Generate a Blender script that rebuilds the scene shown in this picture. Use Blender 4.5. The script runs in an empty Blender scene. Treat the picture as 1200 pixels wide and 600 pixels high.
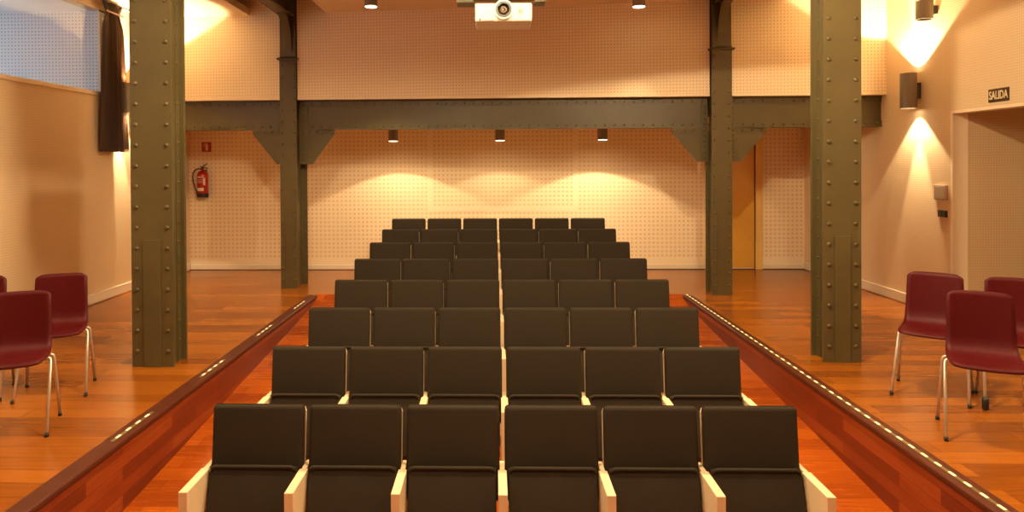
import bpy, bmesh, math, random
from mathutils import Vector, Matrix
C = bpy.context.scene
COL = C.collection
PI = math.pi
rnd = random.Random(7)

# ------------------------------------------------------------------ helpers
def tag(o, label=None, cat=None, group=None, kind=None):
    if label: o['label'] = label
    if cat: o['category'] = cat
    if group: o['group'] = group
    if kind: o['kind'] = kind
    return o

def empty(name, loc=(0, 0, 0), rz=0.0):
    o = bpy.data.objects.new(name, None); COL.objects.link(o)
    o.empty_display_size = 0.1
    o.location = loc; o.rotation_euler = (0, 0, rz)
    return o

def obj(name, bm, m, parent=None, smooth=False):
    me = bpy.data.meshes.new(name)
    bmesh.ops.recalc_face_normals(bm, faces=bm.faces)
    bm.to_mesh(me); bm.free()
    if isinstance(m, (list, tuple)):
        for q in m: me.materials.append(q)
    else: me.materials.append(m)
    if smooth:
        for p in me.polygons: p.use_smooth = True
    o = bpy.data.objects.new(name, me); COL.objects.link(o)
    if parent: o.parent = parent
    return o

def auto_smooth(o, ang=0.6):
    me = o.data
    for p in me.polygons: p.use_smooth = True
    bm = bmesh.new(); bm.from_mesh(me)
    for e in bm.edges:
        if len(e.link_faces) == 2 and e.calc_face_angle(0) > ang: e.smooth = False
    bm.to_mesh(me); bm.free()
    return o

def box(bm, x0, x1, y0, y1, z0, z1, bev=0.0, mi=0):
    r = bmesh.ops.create_cube(bm, size=1.0)
    vs = r['verts']
    for v in vs:
        v.co = Vector(((x0 + x1) / 2 + v.co.x * (x1 - x0), (y0 + y1) / 2 + v.co.y * (y1 - y0), (z0 + z1) / 2 + v.co.z * (z1 - z0)))
    fs = set(f for v in vs for f in v.link_faces)
    for f in fs: f.material_index = mi
    if bev > 0:
        es = list(set(e for f in fs for e in f.edges))
        r2 = bmesh.ops.bevel(bm, geom=es, offset=bev, segments=2, affect='EDGES', profile=0.5)
        for f in r2['faces']: f.material_index = mi
    return vs

def prism(bm, pts, y0, y1, axis='y', mi=0):
    """polygon pts extruded; axis y: pts are (x,z); axis x: pts are (y,z); axis z: pts are (x,y)"""
    def mk(p, t):
        if axis == 'y': return (p[0], t, p[1])
        if axis == 'x': return (t, p[0], p[1])
        return (p[0], p[1], t)
    a = [bm.verts.new(mk(p, y0)) for p in pts]
    b = [bm.verts.new(mk(p, y1)) for p in pts]
    n = len(pts)
    fs = [bm.faces.new(a), bm.faces.new(b[::-1])]
    for i in range(n):
        fs.append(bm.faces.new((a[i], b[i], b[(i + 1) % n], a[(i + 1) % n])))
    for f in fs: f.material_index = mi
    return a + b

def hexa(bm, v8):
    """v8: bottom 4 then top 4"""
    v = [bm.verts.new(p) for p in v8]
    for q in ((0, 1, 2, 3), (7, 6, 5, 4), (0, 4, 5, 1), (1, 5, 6, 2), (2, 6, 7, 3), (3, 7, 4, 0)):
        bm.faces.new([v[i] for i in q])

def tube(bm, pts, r, seg=10, cap=True):
    pts = [Vector(p) for p in pts]
    rs = r if isinstance(r, (list, tuple)) else [r] * len(pts)
    rings = []
    up = None
    for i, p in enumerate(pts):
        if i == 0: t = pts[1] - p
        elif i == len(pts) - 1: t = p - pts[i - 1]
        else: t = (pts[i + 1] - p).normalized() + (p - pts[i - 1]).normalized()
        t.normalize()
        if up is None:
            up = Vector((0, 0, 1)) if abs(t.z) < 0.9 else Vector((1, 0, 0))
        s = t.cross(up).normalized(); u = s.cross(t).normalized(); up = u
        rings.append([bm.verts.new(p + (s * math.cos(2 * PI * k / seg) + u * math.sin(2 * PI * k / seg)) * rs[i]) for k in range(seg)])
    for a, b in zip(rings, rings[1:]):
        for k in range(seg):
            bm.faces.new((a[k], a[(k + 1) % seg], b[(k + 1) % seg], b[k]))
    if cap:
        bm.faces.new(rings[0][::-1]); bm.faces.new(rings[-1])

def lathe(bm, prof, seg=24, c=(0, 0, 0), mi=0):
    """prof: (r,z) list, closed at ends if r==0"""
    rings = []
    for r, z in prof:
        if r < 1e-6: rings.append([bm.verts.new((c[0], c[1], c[2] + z))])
        else: rings.append([bm.verts.new((c[0] + r * math.cos(2 * PI * k / seg), c[1] + r * math.sin(2 * PI * k / seg), c[2] + z)) for k in range(seg)])
    for a, b in zip(rings, rings[1:]):
        for k in range(seg):
            k2 = (k + 1) % seg
            if len(a) == 1 and len(b) == 1: continue
            if len(a) == 1: f = bm.faces.new((a[0], b[k2], b[k]))
            elif len(b) == 1: f = bm.faces.new((a[k], a[k2], b[0]))
            else: f = bm.faces.new((a[k], a[k2], b[k2], b[k]))
            f.material_index = mi

def dome(bm, c, n, r):
    """low rivet head at c, pointing along n"""
    n = Vector(n).normalized(); c = Vector(c)
    up = Vector((0, 0, 1)) if abs(n.z) < 0.9 else Vector((1, 0, 0))
    s = n.cross(up).normalized(); u = s.cross(n)
    seg = 8; rings = []
    for (rr, h) in ((1.0, -0.05), (0.93, 0.3), (0.6, 0.62)):
        rings.append([bm.verts.new(c + (s * math.cos(2 * PI * k / seg) + u * math.sin(2 * PI * k / seg)) * r * rr + n * r * h) for k in range(seg)])
    top = bm.verts.new(c + n * r * 0.75)
    for a, b in zip(rings, rings[1:]):
        for k in range(seg): bm.faces.new((a[k], a[(k + 1) % seg], b[(k + 1) % seg], b[k]))
    for k in range(seg): bm.faces.new((rings[-1][k], rings[-1][(k + 1) % seg], top))

# ------------------------------------------------------------------ materials
def newmat(name):
    m = bpy.data.materials.new(name); m.use_nodes = True
    nt = m.node_tree; b = nt.nodes['Principled BSDF']
    return m, nt, b

def plain(name, col, rough=0.5, metal=0.0, coat=0.0, var=0.0, scale=20.0, bump=0.0, spec=0.5):
    m, nt, b = newmat(name)
    b.inputs['Base Color'].default_value = (*col, 1); b.inputs['Roughness'].default_value = rough
    b.inputs['Metallic'].default_value = metal; b.inputs['Coat Weight'].default_value = coat
    b.inputs['Specular IOR Level'].default_value = spec
    if var > 0 or bump > 0:
        tc = nt.nodes.new('ShaderNodeTexCoord'); nz = nt.nodes.new('ShaderNodeTexNoise')
        nz.inputs['Scale'].default_value = scale; nz.inputs['Detail'].default_value = 5
        nt.links.new(tc.outputs['Object'], nz.inputs['Vector'])
        if var > 0:
            mx = nt.nodes.new('ShaderNodeMix'); mx.data_type = 'RGBA'
            mx.inputs['A'].default_value = (*[c * (1 - var) for c in col], 1)
            mx.inputs['B'].default_value = (*[min(1, c * (1 + var)) for c in col], 1)
            nt.links.new(nz.outputs['Fac'], mx.inputs['Factor']); nt.links.new(mx.outputs['Result'], b.inputs['Base Color'])
        if bump > 0:
            bp = nt.nodes.new('ShaderNodeBump'); bp.inputs['Strength'].default_value = bump; bp.inputs['Distance'].default_value = 0.004
            nt.links.new(nz.outputs['Fac'], bp.inputs['Height']); nt.links.new(bp.outputs['Normal'], b.inputs['Normal'])
    return m

def emis(name, col, s):
    m, nt, b = newmat(name)
    b.inputs['Base Color'].default_value = (*col, 1)
    b.inputs['Emission Color'].default_value = (*col, 1); b.inputs['Emission Strength'].default_value = s
    return m

def perforated(name, col, sp, axis, dark=0.62, rough=0.75, thr=0.0, zs=1.0):
    """board pierced by a square grid of small holes; axis = 'x' or 'y' is the horizontal running direction"""
    m, nt, b = newmat(name); N = nt.nodes; L = nt.links
    b.inputs['Roughness'].default_value = rough; b.inputs['Specular IOR Level'].default_value = 0.25
    tc = N.new('ShaderNodeTexCoord'); sx = N.new('ShaderNodeSeparateXYZ'); L.new(tc.outputs['Object'], sx.inputs[0])
    def M(op, a, bb=None, clamp=False):
        n = N.new('ShaderNodeMath'); n.operation = op; n.use_clamp = clamp
        for i, q in enumerate((a, bb)):
            if q is None: continue
            if isinstance(q, (int, float)): n.inputs[i].default_value = q
            else: L.new(q, n.inputs[i])
        return n.outputs[0]
    def wave(o, s):
        return M('MULTIPLY', M('ADD', M('SINE', M('MULTIPLY', o, 2 * PI / s)), thr), 1.6, True)
    w = M('MULTIPLY', wave(sx.outputs['X' if axis == 'x' else 'Y'], sp), wave(sx.outputs['Z'], sp * zs))
    nz = N.new('ShaderNodeTexNoise'); nz.inputs['Scale'].default_value = 1.3; nz.inputs['Detail'].default_value = 3
    L.new(tc.outputs['Object'], nz.inputs['Vector'])
    w = M('MULTIPLY', w, M('ADD', M('MULTIPLY', nz.outputs['Fac'], 0.9), 0.45), True)
    mx = N.new('ShaderNodeMix'); mx.data_type = 'RGBA'
    mx.inputs['A'].default_value = (*col, 1); mx.inputs['B'].default_value = (*[c * dark * f for c, f in zip(col, (1.05, .92, .85))], 1)
    L.new(w, mx.inputs['Factor']); L.new(mx.outputs['Result'], b.inputs['Base Color'])
    return m

def planks(name, c0, c1, c2, run='x', width=0.11, length=1.5, rough=0.25, other='y', coat=0.08, sq=0.5):
    m, nt, b = newmat(name); N = nt.nodes; L = nt.links
    tc = N.new('ShaderNodeTexCoord'); sx = N.new('ShaderNodeSeparateXYZ'); L.new(tc.outputs['Object'], sx.inputs[0])
    cb = N.new('ShaderNodeCombineXYZ')
    L.new(sx.outputs[run.upper()], cb.inputs[0]); L.new(sx.outputs[other.upper()], cb.inputs[1])
    br = N.new('ShaderNodeTexBrick'); L.new(cb.outputs[0], br.inputs['Vector'])
    br.offset = 0.37; br.offset_frequency = 2; br.squash = 1.0
    br.inputs['Scale'].default_value = 1.0; br.inputs['Brick Width'].default_value = length; br.inputs['Row Height'].default_value = width
    br.inputs['Mortar Size'].default_value = 0.0012; br.inputs['Mortar Smooth'].default_value = 0.3; br.inputs['Bias'].default_value = 0
    br.inputs['Color1'].default_value = (0, 0, 0, 1); br.inputs['Color2'].default_value = (1, 1, 1, 1); br.inputs['Mortar'].default_value = (0.3, 0.3, 0.3, 1)
    cr = N.new('ShaderNodeValToRGB'); cr.color_ramp.elements[0].color = (*c0, 1); cr.color_ramp.elements[1].color = (*c2, 1)
    e = cr.color_ramp.elements.new(0.5); e.color = (*c1, 1)
    # grain: noise stretched along the board
    mp = N.new('ShaderNodeMapping'); mp.inputs['Scale'].default_value = (1.2, 22, 1); L.new(cb.outputs[0], mp.inputs['Vector'])
    nz = N.new('ShaderNodeTexNoise'); nz.inputs['Scale'].default_value = 2.0; nz.inputs['Detail'].default_value = 6; L.new(mp.outputs[0], nz.inputs['Vector'])
    ad = N.new('ShaderNodeMath'); ad.operation = 'MULTIPLY_ADD'; L.new(nz.outputs['Fac'], ad.inputs[0]); ad.inputs[1].default_value = 0.75
    sb = N.new('ShaderNodeMath'); sb.operation = 'MULTIPLY_ADD'; L.new(br.outputs['Color'], sb.inputs[0]); sb.inputs[1].default_value = 0.7; sb.inputs[2].default_value = -0.22
    L.new(sb.outputs[0], ad.inputs[2]); L.new(ad.outputs[0], cr.inputs[0])
    mx = N.new('ShaderNodeMix'); mx.data_type = 'RGBA'; L.new(br.outputs['Fac'], mx.inputs['Factor'])
    L.new(cr.outputs[0], mx.inputs['A']); mx.inputs['B'].default_value = (*[c * 0.45 for c in c0], 1)
    L.new(mx.outputs['Result'], b.inputs['Base Color'])
    rr = N.new('ShaderNodeMapRange'); L.new(nz.outputs['Fac'], rr.inputs[0]); rr.inputs[3].default_value = rough * 0.8; rr.inputs[4].default_value = rough * 1.35
    L.new(rr.outputs[0], b.inputs['Roughness'])
    bp = N.new('ShaderNodeBump'); bp.inputs['Strength'].default_value = 0.12; bp.inputs['Distance'].default_value = 0.002
    L.new(nz.outputs['Fac'], bp.inputs['Height']); L.new(bp.outputs['Normal'], b.inputs['Normal'])
    b.inputs['Coat Weight'].default_value = coat; b.inputs['Coat Roughness'].default_value = 0.18
    return m

WALL = (0.74, 0.60, 0.47)
M_wall_x = perforated('perforated board back', (0.86, 0.685, 0.455), 0.0725, 'x', 0.76, thr=0.2)
M_wall_up = perforated('perforated board upper', (0.86, 0.69, 0.465), 0.044, 'x', 0.72, thr=0.15)
M_wall_y = perforated('grooved board side', (0.76, 0.60, 0.38), 0.028, 'y', 0.87, thr=0.6)
M_wall_cool = perforated('perforated board lightwell', (0.80, 0.79, 0.78), 0.046, 'x', 0.62, thr=0.1)
M_plaster = plain('plaster', (0.80, 0.66, 0.48), 0.8, var=0.04, scale=3, spec=0.2)
M_trim = plain('plaster trim', (0.86, 0.70, 0.48), 0.7, spec=0.2)
M_ceil = plain('ceiling plaster', (0.84, 0.68, 0.46), 0.85, var=0.03, scale=2, spec=0.2)
M_white = plain('white plaster', (0.82, 0.82, 0.82), 0.8)
M_base = plain('skirting paint', (0.74, 0.62, 0.46), 0.5)
M_floor = planks('side floor boards', (0.17, 0.040, 0.003), (0.29, 0.078, 0.005), (0.40, 0.122, 0.009), 'x', 0.165, 1.7, 0.22)
M_ramp = planks('ramp boards', (0.22, 0.034, 0.003), (0.37, 0.068, 0.004), (0.50, 0.108, 0.007), 'x', 0.165, 1.7, 0.24)
M_riser = planks('riser boards', (0.11, 0.012, 0.003), (0.22, 0.032, 0.005), (0.36, 0.070, 0.010), 'y', 0.09, 1.1, 0.4, other='z')
M_nose = plain('nosing wood', (0.085, 0.018, 0.006), 0.5, coat=0.0, spec=0.3, var=0.25, scale=6)
M_steel = plain('olive painted steel', (0.090, 0.066, 0.023), 0.42, var=0.22, scale=5, bump=0.15)
M_fabric = plain('charcoal upholstery', (0.031, 0.021, 0.011), 0.85, var=0.3, scale=240, bump=0.3, spec=0.25)
M_wood = plain('blond wood', (0.80, 0.60, 0.36), 0.4, var=0.06, scale=9)
M_red = plain('burgundy lacquered plywood', (0.072, 0.0010, 0.002), 0.5, var=0.2, scale=35, coat=0.0, spec=0.22)
M_chrome = plain('satin metal tube', (0.62, 0.56, 0.47), 0.35, metal=0.7)
M_black = plain('black plastic', (0.012, 0.011, 0.010), 0.4)
M_grey = plain('grey lacquered metal', (0.22, 0.175, 0.125), 0.4, metal=0.2)
M_dgrey = plain('dark metal', (0.06, 0.05, 0.04), 0.4, metal=0.3)
M_brass = plain('brass profile', (0.30, 0.23, 0.10), 0.35, metal=0.6)
M_proj = plain('white projector plastic', (0.66, 0.60, 0.50), 0.35)
M_projg = plain('grey vent plastic', (0.42, 0.36, 0.28), 0.5)
M_lensg = plain('lens glass', (0.55, 0.25, 0.05), 0.05, metal=0.85)
M_door = plain('honey wood door', (0.72, 0.38, 0.05), 0.35, var=0.18, scale=3, coat=0.3)
M_doorframe = plain('honey wood frame', (0.78, 0.48, 0.14), 0.4, var=0.1, scale=5)
M_curtain = plain('brown curtain cloth', (0.115, 0.062, 0.036), 0.8, var=0.2, scale=30)
M_exred = plain('extinguisher red', (0.42, 0.010, 0.006), 0.25, coat=0.4)
M_label = plain('paper label', (0.75, 0.62, 0.50), 0.6)
M_signred = plain('sign red', (0.42, 0.018, 0.008), 0.5)
M_signdark = plain('sign dark', (0.055, 0.028, 0.012), 0.5)
M_signlight = plain('sign cream', (0.80, 0.66, 0.42), 0.5)
M_bulb = emis('lamp glow', (1.0, 0.83, 0.55), 14)
M_led = emis('led glow', (1.0, 0.74, 0.34), 1.3)
m, nt, b = newmat('window glass'); M_glass = m
tr = nt.nodes.new('ShaderNodeBsdfTransparent'); gl = nt.nodes.new('ShaderNodeBsdfGlossy'); mx = nt.nodes.new('ShaderNodeMixShader')
gl.inputs['Roughness'].default_value = 0.02; mx.inputs[0].default_value = 0.05
nt.links.new(tr.outputs[0], mx.inputs[1]); nt.links.new(gl.outputs[0], mx.inputs[2])
nt.links.new(mx.outputs[0], nt.nodes['Material Output'].inputs['Surface'])

# ------------------------------------------------------------------ measures
XW = 5.22            # side walls
YB = 11.6            # back wall
Y0 = -4.0            # wall behind the camera
XL, XR = -2.46, 2.59 # edges of the side floors
CEIL = 4.0; ROOF = 4.65
def yb(x): return 9.745 - 0.084 * x          # front of the cross beam
def bt(x): return 2.725 - 0.0075 * x         # its top
def bb(x): return 2.300 - 0.0060 * x         # its underside
RAMP = [(Y0, -0.72), (1.0, -0.72), (1.2, -0.72), (2.2, -0.641), (9.0, -0.1105), (9.15, -0.075), (9.42, 0.0)]
def fz(y):
    for (a, za), (c, zc) in zip(RAMP, RAMP[1:]):
        if y <= c: return za + (zc - za) * (y - a) / (c - a)
    return 0.0

def struct(name, bm, m, smooth=False):
    o = obj(name, bm, m, smooth=smooth); o['kind'] = 'structure'; return o

# ------------------------------------------------------------------ shell
bm = bmesh.new()
box(bm, -XW, XL, Y0, 9.42, -0.3, 0.0); box(bm, XR, XW, Y0, 9.42, -0.3, 0.0)
box(bm, -XW, XW, 9.42, YB, -0.3, 0.0); box(bm, XW, 7.6, 5.4, 7.93, -0.3, 0.0)
struct('floor', bm, M_floor)
bm = bmesh.new()
prof = [(y, z) for y, z in RAMP] + [(9.42, -1.0), (Y0, -1.0)]
prism(bm, prof, XL, XR, 'x'); struct('floor', bm, M_ramp)
# riser boards and nosings of the two side floors
for s, X, nm in ((1, XL, 'left'), (-1, XR, 'right')):
    bm = bmesh.new()
    pts = [(Y0, -0.045), (9.40, -0.045), (9.40, -0.02)] + [(y, z - 0.01) for y, z in reversed(RAMP[:-1])]
    pts = [(Y0, fz(Y0)), (1.2, fz(1.2)), (2.2, fz(2.2)), (9.0, fz(9.0)), (9.2, fz(9.2) - 0.0), (9.2, -0.04), (Y0, -0.04)]
    prism(bm, pts, X, X + s * 0.018, 'x'); struct('trim_riser_' + nm, bm, M_riser)
    bm = bmesh.new()
    pr = [(X - s * 0.09, 0.006), (X + s * 0.020, 0.006), (X + s * 0.030, 0.0), (X + s * 0.033, -0.012), (X + s * 0.031, -0.026), (X + s * 0.024, -0.040), (X + s * 0.0, -0.042), (X - s * 0.0, -0.002), (X - s * 0.09, -0.002)]
    prism(bm, pr, Y0, 9.33, 'y'); struct('trim_nosing_' + nm, bm, M_nose)

# left wall with the long high window opening
WY0, WY1, WZ0, WZ1 = 2.5, 9.12, 2.775, 3.87
bm = bmesh.new()
T = 0.16
box(bm, -XW - T, -XW, Y0, YB + T, -1.0, WZ0); box(bm, -XW - T, -XW, Y0, YB + T, WZ1, ROOF)
box(bm, -XW - T, -XW, Y0, WY0, WZ0, WZ1); box(bm, -XW - T, -XW, WY1, YB + T, WZ0, WZ1)
struct('wall_left', bm, M_wall_y)
# right wall with the exit opening
RY0, RY1, RZ = 5.6, 7.90, 2.345
bm = bmesh.new()
box(bm, XW, XW + T, Y0, RY0, -1.0, ROOF); box(bm, XW, XW + T, RY1, YB + T, -1.0, ROOF); box(bm, XW, XW + T, RY0, RY1, RZ, ROOF)
box(bm, XW, XW + T, RY0, RY1, -1.0, -0.301)
struct('wall_right', bm, M_wall_y)
bm = bmesh.new()   # short passage behind the exit opening
box(bm, XW + T, 7.6, RY1, RY1 + 0.1, 0, 2.5); struct('wall_passage_far', bm, perforated('passage board', (0.62, 0.46, 0.26), 0.03, 'x', 0.88, thr=0.6))
bm = bmesh.new()
box(bm, XW + T, 7.6, RY0 - 0.1, RY0, 0, 2.5); box(bm, 7.6, 7.7, RY0 - 0.1, RY1 + 0.1, 0, 2.5); struct('wall_passage_end', bm, M_plaster)
bm = bmesh.new(); box(bm, XW + T, 7.7, RY0 - 0.1, RY1 + 0.1, 2.5, 2.6); struct('ceiling', bm, M_ceil)
bm = bmesh.new()   # plain lining round the opening
box(bm, XW - 0.006, XW + T + 0.004, RY1 - 0.004, RY1 + 0.035, 0, RZ + 0.03); box(bm, XW - 0.006, XW + T + 0.004, RY0, RY1, RZ - 0.004, RZ + 0.03)
struct('trim_opening', bm, M_trim)
# back wall with door
DX0, DX1, DZ = 3.675, 4.40, 2.40
bm = bmesh.new()
box(bm, -XW, DX0 - 0.02, YB, YB + T, -0.3, ROOF); box(bm, DX1 + 0.02, XW, YB, YB + T, -0.3, ROOF); box(bm, DX0 - 0.02, DX1 + 0.02, YB, YB + T, DZ + 0.02, ROOF)
struct('wall_back', bm, M_wall_x)
bm = bmesh.new(); box(bm, -XW, XW, Y0 - T, Y0, -1.0, ROOF); struct('wall_front', bm, M_plaster)
bm = bmesh.new()   # plain margins between the perforated boards
for x in (-1.085, 1.39): box(bm, x - 0.045, x + 0.045, YB - 0.004, YB, 1.085, 2.45)
box(bm, -1.13, 1.435, YB - 0.004, YB, 0.985, 1.085)
box(bm, -XW, DX0 - 0.12, YB - 0.004, YB, 0.08, 0.19); box(bm, DX1 + 0.12, XW, YB - 0.004, YB, 0.08, 0.19)
struct('trim_back_margins', bm, M_trim)
bm = bmesh.new()
box(bm, -XW, DX0 - 0.11, YB - 0.016, YB, 0.01, 0.085, 0.003); box(bm, DX1 + 0.11, XW, YB - 0.016, YB, 0.01, 0.085, 0.003)
struct('baseboard_back', bm, M_base)
bm = bmesh.new(); box(bm, -XW, DX0 - 0.11, YB - 0.01, YB, 0, 0.012); box(bm, DX1 + 0.11, XW, YB - 0.01, YB, 0, 0.012); struct('trim_shadow_gap', bm, M_black)
bm = bmesh.new(); box(bm, -XW, -XW + 0.02, Y0, YB - 0.02, 0.015, 0.135, 0.004); struct('baseboard_left', bm, M_base)
bm = bmesh.new(); box(bm, XW - 0.02, XW, RY1 + 0.04, YB - 0.02, 0.012, 0.13, 0.004); box(bm, XW - 0.02, XW, Y0, RY0 - 0.04, 0.012, 0.13, 0.004); struct('baseboard_right', bm, M_base)

# door in the back wall
bm = bmesh.new()
box(bm, DX0, DX1, YB + 0.03, YB + 0.075, 0.012, DZ, 0.002); d = struct('door_1', bm, M_door)
bm = bmesh.new()
box(bm, DX0 - 0.11, DX0 - 0.004, YB - 0.03, YB + 0.1, 0, DZ + 0.10, 0.003); box(bm, DX1 + 0.004, DX1 + 0.11, YB - 0.03, YB + 0.1, 0, DZ + 0.10, 0.003)
box(bm, DX0 - 0.11, DX1 + 0.11, YB - 0.03, YB + 0.1, DZ + 0.004, DZ + 0.11, 0.003)
obj('door_frame', bm, M_doorframe, d)
bm = bmesh.new(); box(bm, DX1 - 0.002, DX1 + 0.004, YB + 0.0, YB + 0.03, 0.0, DZ); box(bm, DX0, DX1, YB - 0.01, YB + 0.03, 0, 0.011); obj('door_seal', bm, M_nose, d)

# ceilings
bm = bmesh.new(); box(bm, -XW - T, XW + T, Y0 - T, YB + T, ROOF, ROOF + 0.1); struct('ceiling', bm, M_ceil)
def cpanel(x0, x1):
    bm = bmesh.new()
    y0, y1 = yb(x0) - 0.102, yb(x1) - 0.102
    hexa(bm, [(x0, Y0, CEIL), (x1, Y0, CEIL), (x1, y1, CEIL), (x0, y0, CEIL), (x0, Y0, CEIL + 0.1), (x1, Y0, CEIL + 0.1), (x1, y1, CEIL + 0.1), (x0, y0, CEIL + 0.1)])
    struct('ceiling', bm, M_ceil)
cpanel(-2.41, 2.685); cpanel(-XW, -3.575); cpanel(3.775, XW)
# low ceiling of the alcove behind the beam
def skew(bm, x0, x1, d0, d1, z0, z1):
    """slab following the line of the cross beam; z0,z1 may be functions of x; d1 None = back wall"""
    def Z(f, x): return f(x) if callable(f) else f
    ya, yc = yb(x0) + d0, yb(x1) + d0
    e0 = YB if d1 is None else yb(x0) + d1; e1 = YB if d1 is None else yb(x1) + d1
    hexa(bm, [(x0, ya, Z(z0, x0)), (x1, yc, Z(z0, x1)), (x1, e1, Z(z0, x1)), (x0, e0, Z(z0, x0)),
              (x0, ya, Z(z1, x0)), (x1, yc, Z(z1, x1)), (x1, e1, Z(z1, x1)), (x0, e0, Z(z1, x0))])
bm = bmesh.new(); skew(bm, -XW, XW, 0.36, None, 2.45, 2.5); struct('ceiling', bm, M_ceil)

# small columns: x range, front, rear
SC = {'L': (-3.100, -2.853, 9.85, 10.22, -2.800), 'R': (2.96, 3.236, 9.335, 9.62, 3.236)}
# upper wall over the beam, in three bays between the columns
for x0, x1 in ((-XW, -3.104), (-2.849, 2.956), (3.240, XW)):
    bm = bmesh.new(); skew(bm, x0, x1, -0.10, 0.10, lambda x: bt(x) + 0.002, ROOF); struct('wall_back_upper', bm, M_wall_up)
    bm = bmesh.new(); skew(bm, x0, x1, -0.104, -0.10, lambda x: bt(x) + 0.002, lambda x: bt(x) + 0.035); struct('trim_upper_edge', bm, M_trim)

# light well outside the high window
bm = bmesh.new(); box(bm, -7.3, -XW - T, 8.975, 9.1, 2.3, 4.2); box(bm, -XW - T, -XW - 0.03, 8.975, 9.1, WZ0 + 0.002, WZ1 - 0.002); struct('wall_lightwell_end', bm, M_wall_cool)
bm = bmesh.new(); box(bm, -7.3, -XW - T, 1.0, 9.1, 3.87, 4.0); struct('ceiling', bm, M_white)
bm = bmesh.new(); box(bm, -9.3, -XW - T, 1.0, 9.1, 2.3, 2.4); box(bm, -7.3, -XW - T, 0.9, 1.0, 2.3, 4.0); struct('wall_lightwell_floor', bm, M_white)
bm = bmesh.new(); box(bm, -XW - 0.022, -XW - 0.014, WY0, WY1, WZ0, WZ1); w = struct('window_1', bm, M_glass)
bm = bmesh.new()
box(bm, -XW - 0.03, -XW + 0.004, 8.955, 8.99, WZ0, WZ1); box(bm, -XW - 0.03, -XW - 0.004, WY0, 8.955, WZ0, WZ0 + 0.012)
obj('window_frame', bm, M_trim, w)
bm = bmesh.new(); box(bm, -XW - T, -XW + 0.012, WY0, WY1, WZ0 - 0.045, WZ0, 0.003); obj('window_sill', bm, M_trim, w)

# ------------------------------------------------------------------ steel work
def rivets_line(bm, p0, p1, n, step, r, jitter=0.0):
    p0 = Vector(p0); p1 = Vector(p1); L = (p1 - p0).length; k = max(1, int(L / step))
    for i in range(k + 1):
        dome(bm, p0 + (p1 - p0) * ((i + 0.5) / (k + 1)), n, r)

def big_column(x0, x1, yf, yr, rear_shift, label, inner):
    """riveted stanchion; inner = +1 when the face turned to the hall centre is the +x side"""
    cx = (x0 + x1) / 2
    root = empty('steel_column', (cx, (yf + yr) / 2, 0)); tag(root, label, 'column')
    ox, oy = cx, (yf + yr) / 2
    w = (x1 - x0) / 2; H = ROOF; d = (yr - yf)
    f = -d / 2; r = d / 2
    bm = bmesh.new(); box(bm, -w, w, f, f + 0.018, 0, H, 0.002)
    for sx in (-1, 1):
        rivets_line(bm, (sx * (w - 0.05), f, 0.05), (sx * (w - 0.05), f, H), (0, -1, 0), 0.188, 0.020)
    obj('front_flange', bm, M_steel, root)
    bm = bmesh.new(); box(bm, -w * 0.42, w * 0.42, f - 0.012, f, 0, 1.135, 0.002); obj('cover_plate', bm, M_steel, root)
    bm = bmesh.new(); box(bm, -w, w, r - 0.018, r, 0, H, 0.002)
    for sx in (-1, 1):
        rivets_line(bm, (sx * (w - 0.045), r, 0.1), (sx * (w - 0.045), r, H), (0, 1, 0), 0.188, 0.016)
    obj('rear_flange', bm, M_steel, root)
    bm = bmesh.new()
    box(bm, -w + 0.055, w - 0.055, f + 0.018, r - 0.018, 0, H)
    for sx in (-1, 1):
        xa = sx * (w - 0.055)
        rivets_line(bm, (xa, f + 0.055, 0.1), (xa, f + 0.055, H), (sx, 0, 0), 0.188, 0.015)
        rivets_line(bm, (xa, r - 0.055, 0.02), (xa, r - 0.055, H), (sx, 0, 0), 0.188, 0.015)
    obj('web', bm, M_steel, root)
    bm = bmesh.new()      # angle irons joining web and flanges
    for sx in (-1, 1):
        for (ya, yc) in ((f + 0.018, f + 0.03), (r - 0.03, r - 0.018)):
            xa, xc = sorted((sx * (w - 0.055), sx * (w - 0.004))); box(bm, xa, xc, ya, yc, 0, H)
        for (ya, yc) in ((f + 0.03, f + 0.095), (r - 0.095, r - 0.03)):
            xa, xc = sorted((sx * (w - 0.055), sx * (w - 0.045))); box(bm, xa, xc, ya, yc, 0, H)
            ym = (ya + yc) / 2
            rivets_line(bm, (sx * (w - 0.045), ym, 0.1), (sx * (w - 0.045), ym, H), (sx, 0, 0), 0.188, 0.014)
    obj('angle_iron', bm, M_steel, root)
    return root
big_column(-3.237, -2.86, 6.006, 6.28, 0, 'tall riveted olive steel column on the left floor, in front of the hanging brown curtain', 1)
big_column(2.958, 3.295, 6.203, 6.455, 0, 'tall riveted olive steel column on the right floor, left of the wall sconces', -1)

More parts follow.
